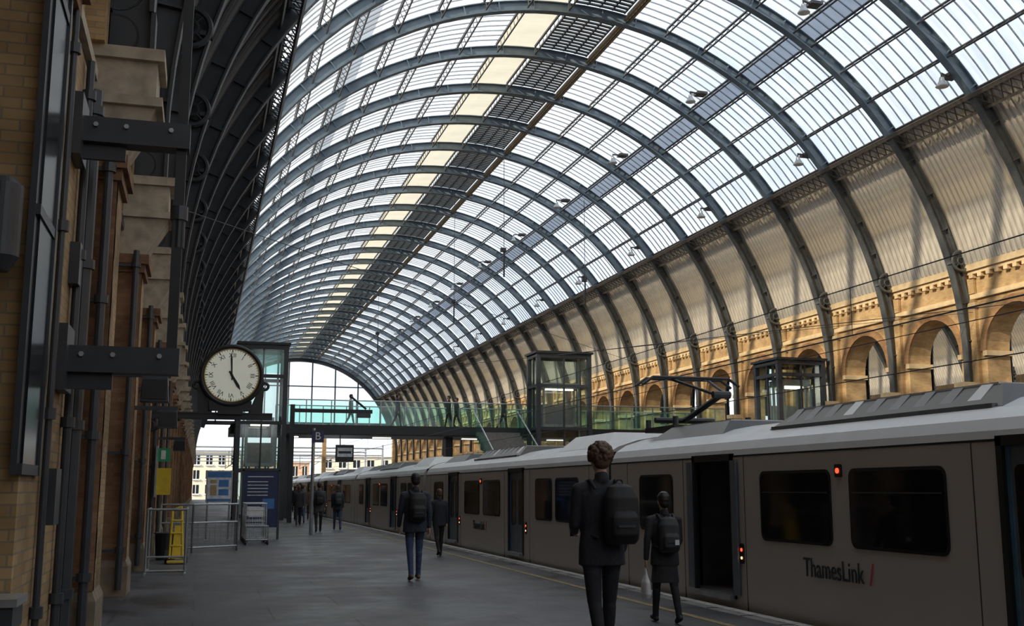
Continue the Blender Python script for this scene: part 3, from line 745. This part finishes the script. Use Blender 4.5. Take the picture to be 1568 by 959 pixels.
def trolley(y,x=1.55):
    b=MB(); w=.29
    for s in (-w,w):
        b.path([(x+s,y,.14),(x+s,y+.75,.14),(x+s*.9,y+.85,1.08)],.018,'steel')
        b.tube((x+s,y,.14),(x+s,y,.5),.016,'steel'); b.path([(x+s*.8,y+.1,.14),(x+s*.8,y+.1,.06)],.015,'steel')
        for yy in (.08,.72): b.tube((x+s-.02,y+yy,.07),(x+s+.02,y+yy,.07),.07,'black',14)
    b.tube((x-w,y+.85,1.08),(x+w,y+.85,1.08),.024,'steel'); b.tube((x-w,y,.14),(x+w,y,.14),.018,'steel'); b.tube((x-w,y,.5),(x+w,y,.5),.014,'steel')
    for i in range(7): xx=x-w+i*2*w/6; b.tube((xx,y,.14),(xx,y+.75,.14),.007,'steel',5); b.tube((xx,y+.8,.5),(xx,y+.84,.95),.006,'steel',5); b.tube((xx,y,.14),(xx,y,.5),.006,'steel',5)
    for z in (.6,.75,.9): b.tube((x-w,y+.8,z),(x+w,y+.8,z),.008,'steel',5)
    b.box(x-.2,x+.2,y+.80,y+.83,.72,.98,'white'); b.obj('luggage_trolley')
trolley(30.2); trolley(31.15); trolley(32.1)
b=MB(); y=33.2
b.box(.20,.95,y,y+.06,1.1,2.02,'steel'); b.box(.24,.91,y-.01,y,1.14,1.98,'poster'); b.box(.24,.91,y-.015,y-.01,1.82,1.98,'blue'); b.box(.24,.91,y-.015,y-.01,1.14,1.2,'blue')
for x,z,w,h in ((.32,1.3,.18,.3),(.56,1.3,.28,.18),(.56,1.55,.28,.2),(.32,1.65,.18,.1)): b.box(x,x+w,y-.016,y-.011,z,z+h,'blue' if w>.2 else 'tan')
for x in (.26,.88): b.tube((x,y+.03,0),(x,y+.03,1.1),.025,'steel'); b.box(x-.04,x+.04,y-.25,y+.3,0,.03,'steel')
b.obj('poster_stand')
b=MB(); b.box(1.28,2.32,y+.4,y+.55,.35,2.02,'navy'); b.box(1.24,1.30,y+.38,y+.57,0,2.06,'iron'); b.box(2.30,2.36,y+.38,y+.57,0,2.06,'iron'); b.box(1.24,2.36,y+.38,y+.57,2.02,2.10,'iron')
for z in (1.85,1.7,1.6,1.5,1.4,1.3): b.box(1.40,1.40+(.6 if z!=1.85 else .75),y+.39,y+.40,z-.013,z+.013,'poster')
b.box(1.85,2.2,y+.39,y+.40,.9,1.2,'blue'); b.obj('information_board')
ps=empty('platform_sign'); b=MB(); b.box(3.55,3.95,36.6,36.68,3.02,3.42,'navy'); b.tube((3.62,36.74,0),(3.62,36.74,3.5),.06,'steel',10); b.box(3.4,4.6,36.68,36.74,3.30,3.36,'dark'); b.obj('sign_panel',ps)
text('B','letter',ps,(3.75,36.59,3.22),.36,'white')
b=MB(); b.box(4.35,4.95,36.55,36.66,2.38,2.95,'dark'); b.box(4.40,4.90,36.54,36.55,2.55,2.85,'poster'); b.tube((4.5,36.62,2.95),(4.5,36.7,3.33),.02,'dark'); b.box(4.44,4.86,36.535,36.54,2.66,2.74,'dark'); b.obj('next_train_indicator',ps)
b=MB(); b.box(3.9,7.6,50.0,50.12,4.95,5.12,'dark'); b.box(3.85,4.05,49.95,50.15,0,5.3,'dark'); b.path([(7.3,50,5.15),(6.6,50,5.7)],.05,'dark'); b.box(6.9,7.5,49.9,50.2,4.75,4.95,'iron'); b.obj('signal_gantry_arm')

# ------------------------------------------------------------------ people
class Blob:
    def __init__(s): s.v=[];s.f=[];s.smp=[]
    def _add(s,vs,fs): o=len(s.v); s.v+=[tuple(v) for v in vs]; s.f+=[[i+o for i in f] for f in fs]
    def cap(s,p0,p1,r0,r1,lab,n=12):
        p0=Vector(p0);p1=Vector(p1); d=(p1-p0); L=d.length; d=d/L if L>1e-6 else Vector((0,0,1))
        a=Vector((0,0,1)) if abs(d.z)<.9 else Vector((1,0,0)); u=d.cross(a).normalized(); w=d.cross(u)
        rings=[]
        for t in (80,55,28): rings.append((p0-d*r0*math.sin(rad(t)),r0*math.cos(rad(t))))
        rings.append((p0,r0)); rings.append((p1,r1))
        for t in (28,55,80): rings.append((p1+d*r1*math.sin(rad(t)),r1*math.cos(rad(t))))
        vs=[]
        for c,r in rings:
            for i in range(n): t=2*math.pi*i/n; vs.append(c+u*math.cos(t)*r+w*math.sin(t)*r)
        fs=[]
        for j in range(len(rings)-1):
            for i in range(n): fs.append((j*n+i,(j+1)*n+i,(j+1)*n+(i+1)%n,j*n+(i+1)%n))
        fs+=[tuple(range(n)),tuple(range((len(rings)-1)*n,len(rings)*n))[::-1]]
        s._add(vs,fs)
        for i in range(8): t=i/7; s.smp.append((*(p0.lerp(p1,t)),r0+(r1-r0)*t,lab))
    def ell(s,c,ax,lab,rot=None,n=14):
        vs=[];fs=[];m=n//2; c=Vector(c)
        for i in range(m+1):
            ph=.02+(math.pi-.04)*i/m
            for j in range(n):
                t=2*math.pi*j/n; v=Vector((ax[0]*math.sin(ph)*math.cos(t),ax[1]*math.sin(ph)*math.sin(t),ax[2]*math.cos(ph)))
                if rot: v=rot@v
                vs.append(c+v)
        for i in range(m):
            for j in range(n): fs.append((i*n+j,(i+1)*n+j,(i+1)*n+(j+1)%n,i*n+(j+1)%n))
        fs+=[tuple(range(n)),tuple(range(m*n,(m+1)*n))[::-1]]
        s._add(vs,fs); s.smp.append((*c,min(ax),lab))
    def loft(s,rings,lab,n=20):
        vs=[];fs=[]
        for (cx,cy,z,rx,ry) in rings:
            for i in range(n):
                t=2*math.pi*i/n; c,sn=math.cos(t),math.sin(t); e=.85
                vs.append((cx+rx*math.copysign(abs(c)**e,c),cy+ry*math.copysign(abs(sn)**e,sn),z))
            m=min(rx,ry)
            for o in (-1,0,1): s.smp.append((cx+o*(rx-m),cy+o*0,z,m,lab))
        for (A,B) in zip(rings[:-1],rings[1:]):
            for q in (.33,.66):
                g=[A[i]*(1-q)+B[i]*q for i in range(5)]; m=min(g[3],g[4])
                for o in (-1,0,1): s.smp.append((g[0]+o*(g[3]-m),g[1],g[2],m,lab))
        for j in range(len(rings)-1):
            for i in range(n): fs.append((j*n+i,j*n+(i+1)%n,(j+1)*n+(i+1)%n,(j+1)*n+i))
        fs+=[tuple(range(n))[::-1],tuple(range((len(rings)-1)*n,len(rings)*n))]
        s._add(vs,fs)
    def build(s,name,parent,voxel,mats,smooth=2):
        me=D.meshes.new(name); me.from_pydata(s.v,[],s.f); o=D.objects.new(name,me); C.collection.objects.link(o)
        md=o.modifiers.new('r','REMESH'); md.mode='VOXEL'; md.voxel_size=voxel; md.use_smooth_shade=True
        if smooth: sm=o.modifiers.new('s','SMOOTH'); sm.iterations=smooth; sm.factor=.5
        dg=C.evaluated_depsgraph_get(); dg.update()
        m2=D.meshes.new_from_object(o.evaluated_get(dg)); o.modifiers.clear(); o.data=m2
        m2.materials.clear()
        for m in mats: m2.materials.append(M[m])
        nf=len(m2.polygons)
        if nf and len(mats)>1:
            ce=np.zeros(nf*3); m2.polygons.foreach_get('center',ce); ce=ce.reshape(-1,3)
            S=np.array(s.smp); dist=np.linalg.norm(ce[:,None,:]-S[None,:,:3],axis=2)-S[None,:,3]
            m2.polygons.foreach_set('material_index',S[np.argmin(dist,axis=1),4].astype(int))
        m2.polygons.foreach_set('use_smooth',[True]*nf); m2.update()
        if parent: o.parent=parent
        return o
def hand_blob(w,d,nrm,side,voxel,parent,name,curl=22,mat='skin'):
    w=Vector(w); d=Vector(d).normalized(); nrm=Vector(nrm); nrm=(nrm-d*nrm.dot(d)).normalized(); sd=Vector(side); sd=(sd-d*sd.dot(d)-nrm*sd.dot(nrm)).normalized()
    B=Blob(); R3=Matrix((d,sd,nrm)).transposed()
    B.cap(w-d*.03,w+d*.02,.026,.026,0)
    B.ell(w+d*.052,(.050,.041,.017),0,R3); B.ell(w+d*.07+sd*.0,(.030,.040,.015),0,R3)
    for off,L,ro in ((.030,.068,.0088),(.0105,.077,.009),(-.010,.071,.0088),(-.029,.055,.0080)):
        p=w+d*.078+sd*off; a=rad(8)
        for q,seg in enumerate((.42,.33,.25)):
            a+=rad(curl if q else curl*.5); dr=(d*math.cos(a)+nrm*math.sin(a)); p2=p+dr*L*seg; B.cap(p,p2,ro-.0007*q,ro-.0007*(q+1),0,8); p=p2
    p=w+d*.028+sd*.030; dr=(d*.62+sd*.6+nrm*.35).normalized(); p2=p+dr*.040; B.cap(p,p2,.0125,.011,0,8); dr=(d*.85+sd*.25+nrm*.4).normalized(); B.cap(p2,p2+dr*.032,.0105,.009,0,8)
    return B.build(name,parent,voxel,[mat],1)
def person(name,loc,H,rot=0,legs=((10,6),(-12,14)),arms=((-6,10,6),(8,14,6)),mats=('jacket','trous','shoed'),hair='haird',curly=False,pack=None,skirt=False,long_hem=False,lod=0,head_pitch=0,beanie=False,packside=0,sw=1.0):
    e=empty(name); vx=.011 if lod==0 else .018
    B=Blob()
    hipz=.93; J={}
    low=9
    for s,(a,kb) in zip((1,-1),legs):
        hp=Vector((s*.092,0,hipz)); a_=rad(a); kn=hp+Vector((s*.008,math.sin(a_),-math.cos(a_)))*.43; c_=rad(a-kb); an=kn+Vector((0,math.sin(c_),-math.cos(c_)))*.41
        fp=rad(max(0,(kb-a)*.7)) if a<0 else rad(-max(0,a)*.5)
        ft=Vector((s*.03,math.cos(fp),-math.sin(fp))).normalized()
        up=Vector((0,math.sin(fp),math.cos(fp)))
        J[s]=(hp,kn,an,ft,up)
        for q in (an-up*.09-ft*.05, an-up*.09+ft*.16): low=min(low,q.z)
    for s in (1,-1):
        hp,kn,an,ft,up=J[s]
        B.cap(hp,kn,.092,.062,1); B.cap(kn,an,.060,.044,1); B.cap(kn+(an-kn)*.15+Vector((0,-.015,0)),kn+(an-kn)*.5+Vector((0,-.012,0)),.056,.052,1)
        B.cap(an,an-up*.035,.048,.045,1)
        h=an-up*.055-ft*.045; t=an-up*.062+ft*.13
        B.cap(h,t,.036,.034,2); B.cap(an-up*.03,h+ft*.04,.04,.042,2); B.cap(t,t+ft*.02,.034,.026,2); B.cap(an-up*.05+ft*.06+up*.0,t,.04,.034,2)
    hem=.80 if not long_hem else .74
    B.loft([(0,0,.82,.15,.10),(0,0,.92,.165,.115),(0,0,1.02,.15,.105)],1)
    B.loft([(0,-.005,hem,.182*sw,.135),(0,-.003,.95,.178*sw,.128),(0,0,1.10,.160*sw,.115),(0,.0,1.28,.180*sw,.122),(0,-.005,1.38,.19*sw,.112),(0,-.008,1.45,.155*sw,.085),(0,-.005,1.50,.085,.065)],0)
    if skirt: B.loft([(0,0,.56,.20,.16),(0,0,.72,.185,.14),(0,0,.95,.16,.12)],0)
    sh={}
    for s,(fa,eb,out) in zip((1,-1),arms):
        S=Vector((s*.182*sw,-.005,1.425)); a=rad(fa); o=rad(out)
        ud=Vector((s*math.sin(o),math.sin(a)*math.cos(o),-math.cos(a)*math.cos(o))); E=S+ud*.29
        c=rad(fa+eb); inw=-s*math.sin(rad(min(eb,60)*.30)); fd=Vector((inw+s*math.sin(o)*.5,math.sin(c),-math.cos(c))).normalized(); W=E+fd*.25
        B.cap(S,E,.062,.050,0); B.cap(E,W,.050,.038,0); B.cap(Vector((s*.08,-.005,1.44)),S,.07,.062,0)
        sh[s]=(S,E,W,fd)
    B.cap((0,-.02,1.45),(0,.0,1.60),.062,.052,3)
    B.cap((0,-.03,1.50),(0,-.03,1.525),.066,.064,0)
    B.build('body',e,vx,[mats[0],mats[1],mats[2],'skin'])
    Hd=Blob(); 
    Hd.ell((0,.0,1.695),(.074,.092,.098),0); Hd.ell((0,.035,1.635),(.056,.058,.066),0); Hd.cap((0,.065,1.60),(0,.07,1.60),.022,.022,0)
    Hd.cap((0,.088,1.695),(0,.112,1.66),.008,.013,0,8); Hd.cap((-.03,.080,1.715),(.03,.080,1.715),.012,.012,0,8)
    for s in (1,-1): Hd.ell((s*.078,-.005,1.672),(.010,.020,.032),0); Hd.cap((s*.035,.065,1.655),(s*.03,.06,1.64),.02,.02,0,8); Hd.cap((s*.012,.098,1.662),(s*.012,.092,1.660),.008,.008,0,8)
    Hd.cap((-.018,.088,1.625),(.018,.088,1.625),.008,.008,0,8); Hd.cap((0,-.01,1.56),(0,-.005,1.62),.05,.052,0)
    parts=[Hd.build('head',e,.006 if lod==0 else .012,['skin'],1)]
    b=MB()
    for s in (1,-1): b.sphere((s*.031,.083,1.69),.012,'eye',10); b.sphere((s*.031,.0935,1.69),.0045,'pupil',8)
    b.sphere((0,.094,1.623),.02,'lip',10,(1,.3,.3)); parts.append(b.obj('eyes_and_mouth',e,smooth=True))
    Hr=Blob(); Hr.ell((0,-.018,1.712),(.086,.096,.100),0); Hr.ell((0,-.045,1.665),(.078,.066,.080),0); Hr.ell((0,.045,1.765),(.06,.045,.035),0)
    rnd=random.Random(int(H*1000))
    if curly:
        for i in range(260):
            t=rnd.uniform(0,2*math.pi); z=rnd.uniform(-.5,1); q=math.sqrt(max(0,1-z*z))
            v=Vector((q*math.cos(t)*.100,q*math.sin(t)*.104-.018,z*.104+1.722))
            if v.y>.045 and v.z<1.755: continue
            Hr.ell(v,(rnd.uniform(.012,.024),)*3,0,n=8)
    elif beanie:
        Hr.loft([(0,-.01,1.70,.088,.105),(0,-.01,1.76,.085,.1),(0,-.015,1.81,.055,.065),(0,-.015,1.83,.02,.02)],0)
    parts.append(Hr.build('hair',e,.006 if lod==0 else .012,[hair],0 if curly else 2))
    if head_pitch:
        mt=Matrix.Translation((0,0,1.6))@Matrix.Rotation(rad(-head_pitch),4,'X')@Matrix.Translation((0,0,-1.6))
        for p in parts: p.data.transform(mt)
    for s in (1,-1):
        S,E,W,fd=sh[s]
        nr=Vector((-s,0,0)) if abs(fd.z)>.6 else Vector((-s*.5,0,.6)); sd=Vector((0,1,0)) if abs(fd.z)>.6 else Vector((-s*.3,0,1))
        hand_blob(W+fd*.03,fd,nr,sd,.0045 if lod==0 else .008,e,'hand_left' if s<0 else 'hand_right')
    if pack:
        Pk=Blob(); ox=packside
        Pk.loft([(ox,-.20,.98,.12,.07),(ox,-.215,1.02,.145,.09),(ox,-.22,1.2,.155,.10),(ox,-.21,1.36,.145,.09),(ox,-.19,1.45,.11,.06),(ox,-.18,1.47,.05,.03)],0)
        Pk.loft([(ox,-.30,1.03,.10,.03),(ox,-.315,1.06,.115,.04),(ox,-.31,1.2,.115,.04),(ox,-.30,1.24,.09,.025)],0)
        Pk.cap((ox-.03,-.17,1.48),(ox-.02,-.17,1.51),.009,.009,0,8); Pk.cap((ox-.02,-.17,1.51),(ox+.02,-.17,1.51),.009,.009,0,8); Pk.cap((ox+.02,-.17,1.51),(ox+.03,-.17,1.48),.009,.009,0,8)
        for s in (1,-1):
            pts=[(s*.10,-.15,1.44),(s*.115,-.06,1.505),(s*.12,.05,1.49),(s*.13,.125,1.36),(s*.15,.12,1.2),(s*.175,.0,1.08),(s*.13+ox*.5,-.14,1.03)]
            for p,q in zip(pts[:-1],pts[1:]): Pk.cap(p,q,.017,.017,0,8)
        Pk.build('backpack',e,.010 if lod==0 else .018,[pack],1)
        if lod==0:
            b=MB(); b.box(ox-.075,ox+.075,-.362,-.350,1.12,1.14,'iron'); 
            if skirt: b.box(ox+.03,ox+.09,-.366,-.345,1.09,1.16,'reflect')
            b.obj('backpack_trim',e)
    k=H/1.81
    e.scale=(k,k,k); e.rotation_euler=(0,0,rad(rot)); e.location=(loc[0],loc[1],loc[2]-low*k)
    return e,sh,k
e,sh,k=person('man_in_suit',(3.41,9.05,0),1.87,-3,legs=((13,4),(-12,14)),arms=((4,24,8),(8,66,5)),mats=('suit','trous','shoed'),hair='hairb',curly=True,pack='pack',packside=.11,head_pitch=10,sw=1.10)
S,E,W,fd=sh[-1]; b=MB(); p=W+fd*.11; b.box(p.x-.035,p.x+.035,p.y-.005,p.y+.012,p.z-.02,p.z+.13,'black'); b.obj('smartphone',e)
e,sh,k=person('woman_with_backpack',(5.09,11.5,0),1.44,-4,legs=((-14,10),(13,4)),arms=((10,30,8),(-6,12,12)),mats=('jacket','trous','shoed'),hair='haird',beanie=True,pack='packg',skirt=True,sw=1.14)
S,E,W,fd=sh[-1]; Bg=Blob(); c=W+fd*.13
Bg.loft([(c.x,c.y,c.z-.42,.05,.10),(c.x,c.y,c.z-.36,.065,.13),(c.x,c.y,c.z-.2,.05,.12),(c.x,c.y,c.z-.10,.02,.05),(c.x,c.y,c.z+.0,.012,.02)],0); Bg.build('plastic_bag',e,.010,['plastic'],1)
person('man_in_jeans',(3.46,17.9,0),1.74,2,legs=((9,4),(-8,10)),arms=((-8,12,8),(8,14,8)),mats=('jacketb','jeans','shoeb'),hair='haird',pack='pack',sw=1.14)
person('commuter_woman',(5.25,24.3,0),1.50,5,legs=((12,4),(-14,18)),mats=('suit','trous','shoed'),hair='hairb',lod=1)
person('commuter_man',(4.05,38.6,0),1.74,0,legs=((14,4),(-12,14)),mats=('coatg','trous','shoed'),hair='haird',lod=1,long_hem=True,pack='pack')
person('commuter_man',(4.95,40.6,0),1.66,0,legs=((-12,14),(14,4)),mats=('jacketb','jeans','shoed'),hair='hairb',lod=1,pack='packg')
for i,(x,y,H,r,mt,lg) in enumerate(((4.55,53,1.72,180,'jacket','trous'),(5.35,55.2,1.64,180,'coatbr','trous'),(4.4,49,1.70,0,'coatg','jeans'),(4.0,46,1.66,0,'jacket','trous'),(5.5,62,1.72,0,'jacketb','jeans'),(5.0,66,1.68,180,'coatbr','trous'),(6.0,72,1.72,0,'jacket','trous'))):
    person('commuter_woman' if i%3==1 else 'commuter_man',(x,y,0),H,r,legs=((10,4),(-12,14)) if i%2 else ((-10,12),(12,4)),mats=(mt,lg,'shoed'),hair='hairb' if i%2 else 'haird',lod=1)
for x,y,H,r,mt in ((10.1,57.5,1.82,-90,'trous'),(12.9,57.5,1.80,90,'trous'),(13.5,58.2,1.76,90,'suit'),(16.0,57.5,1.82,-90,'trous'),(7.6,57.6,1.76,-90,'lightcloth')):
    person('pedestrian_on_bridge',(x,y,Z1+.05),H,r,legs=((14,4),(-14,16)),mats=(mt,mt if mt=='lightcloth' else 'trous','shoed'),lod=1,sw=1.2)

# ------------------------------------------------------------------ world & light
w=D.worlds.new('World'); scene.world=w; w.use_nodes=True; nt=w.node_tree; nt.nodes.clear()
out=nt.nodes.new('ShaderNodeOutputWorld'); bg=nt.nodes.new('ShaderNodeBackground'); bg.inputs['Strength'].default_value=1.45
tc=nt.nodes.new('ShaderNodeTexCoord'); no=nt.nodes.new('ShaderNodeTexNoise'); no.inputs['Scale'].default_value=3.0; no.inputs['Detail'].default_value=5
nt.links.new(tc.outputs['Generated'],no.inputs['Vector'])
cr=nt.nodes.new('ShaderNodeValToRGB'); cr.color_ramp.elements[0].position=.38; cr.color_ramp.elements[1].position=.62
cr.color_ramp.elements[0].color=(.74,.84,.95,1); cr.color_ramp.elements[1].color=(.97,.985,1.0,1)
nt.links.new(no.outputs['Fac'],cr.inputs['Fac']); nt.links.new(cr.outputs['Color'],bg.inputs['Color']); nt.links.new(bg.outputs[0],out.inputs['Surface'])
L=D.lights.new('sun','SUN'); L.energy=6.5; L.angle=rad(1.0); L.color=(1,.86,.64)
o=D.objects.new('sun',L); C.collection.objects.link(o); o.rotation_euler=Vector((1,.42,-.58)).normalized().to_track_quat('-Z','Y').to_euler(); o.location=(-30,0,40)

# ------------------------------------------------------------------ camera
cam=D.cameras.new('camera'); co=D.objects.new('camera',cam); C.collection.objects.link(co)
co.location=(0,0,1.47); co.rotation_euler=(rad(90+9.3),0,rad(-16.0)); cam.sensor_width=36; cam.lens=37.9; cam.clip_end=2000
scene.camera=co
scene.view_settings.view_transform='Standard'
scene.view_settings.exposure=0
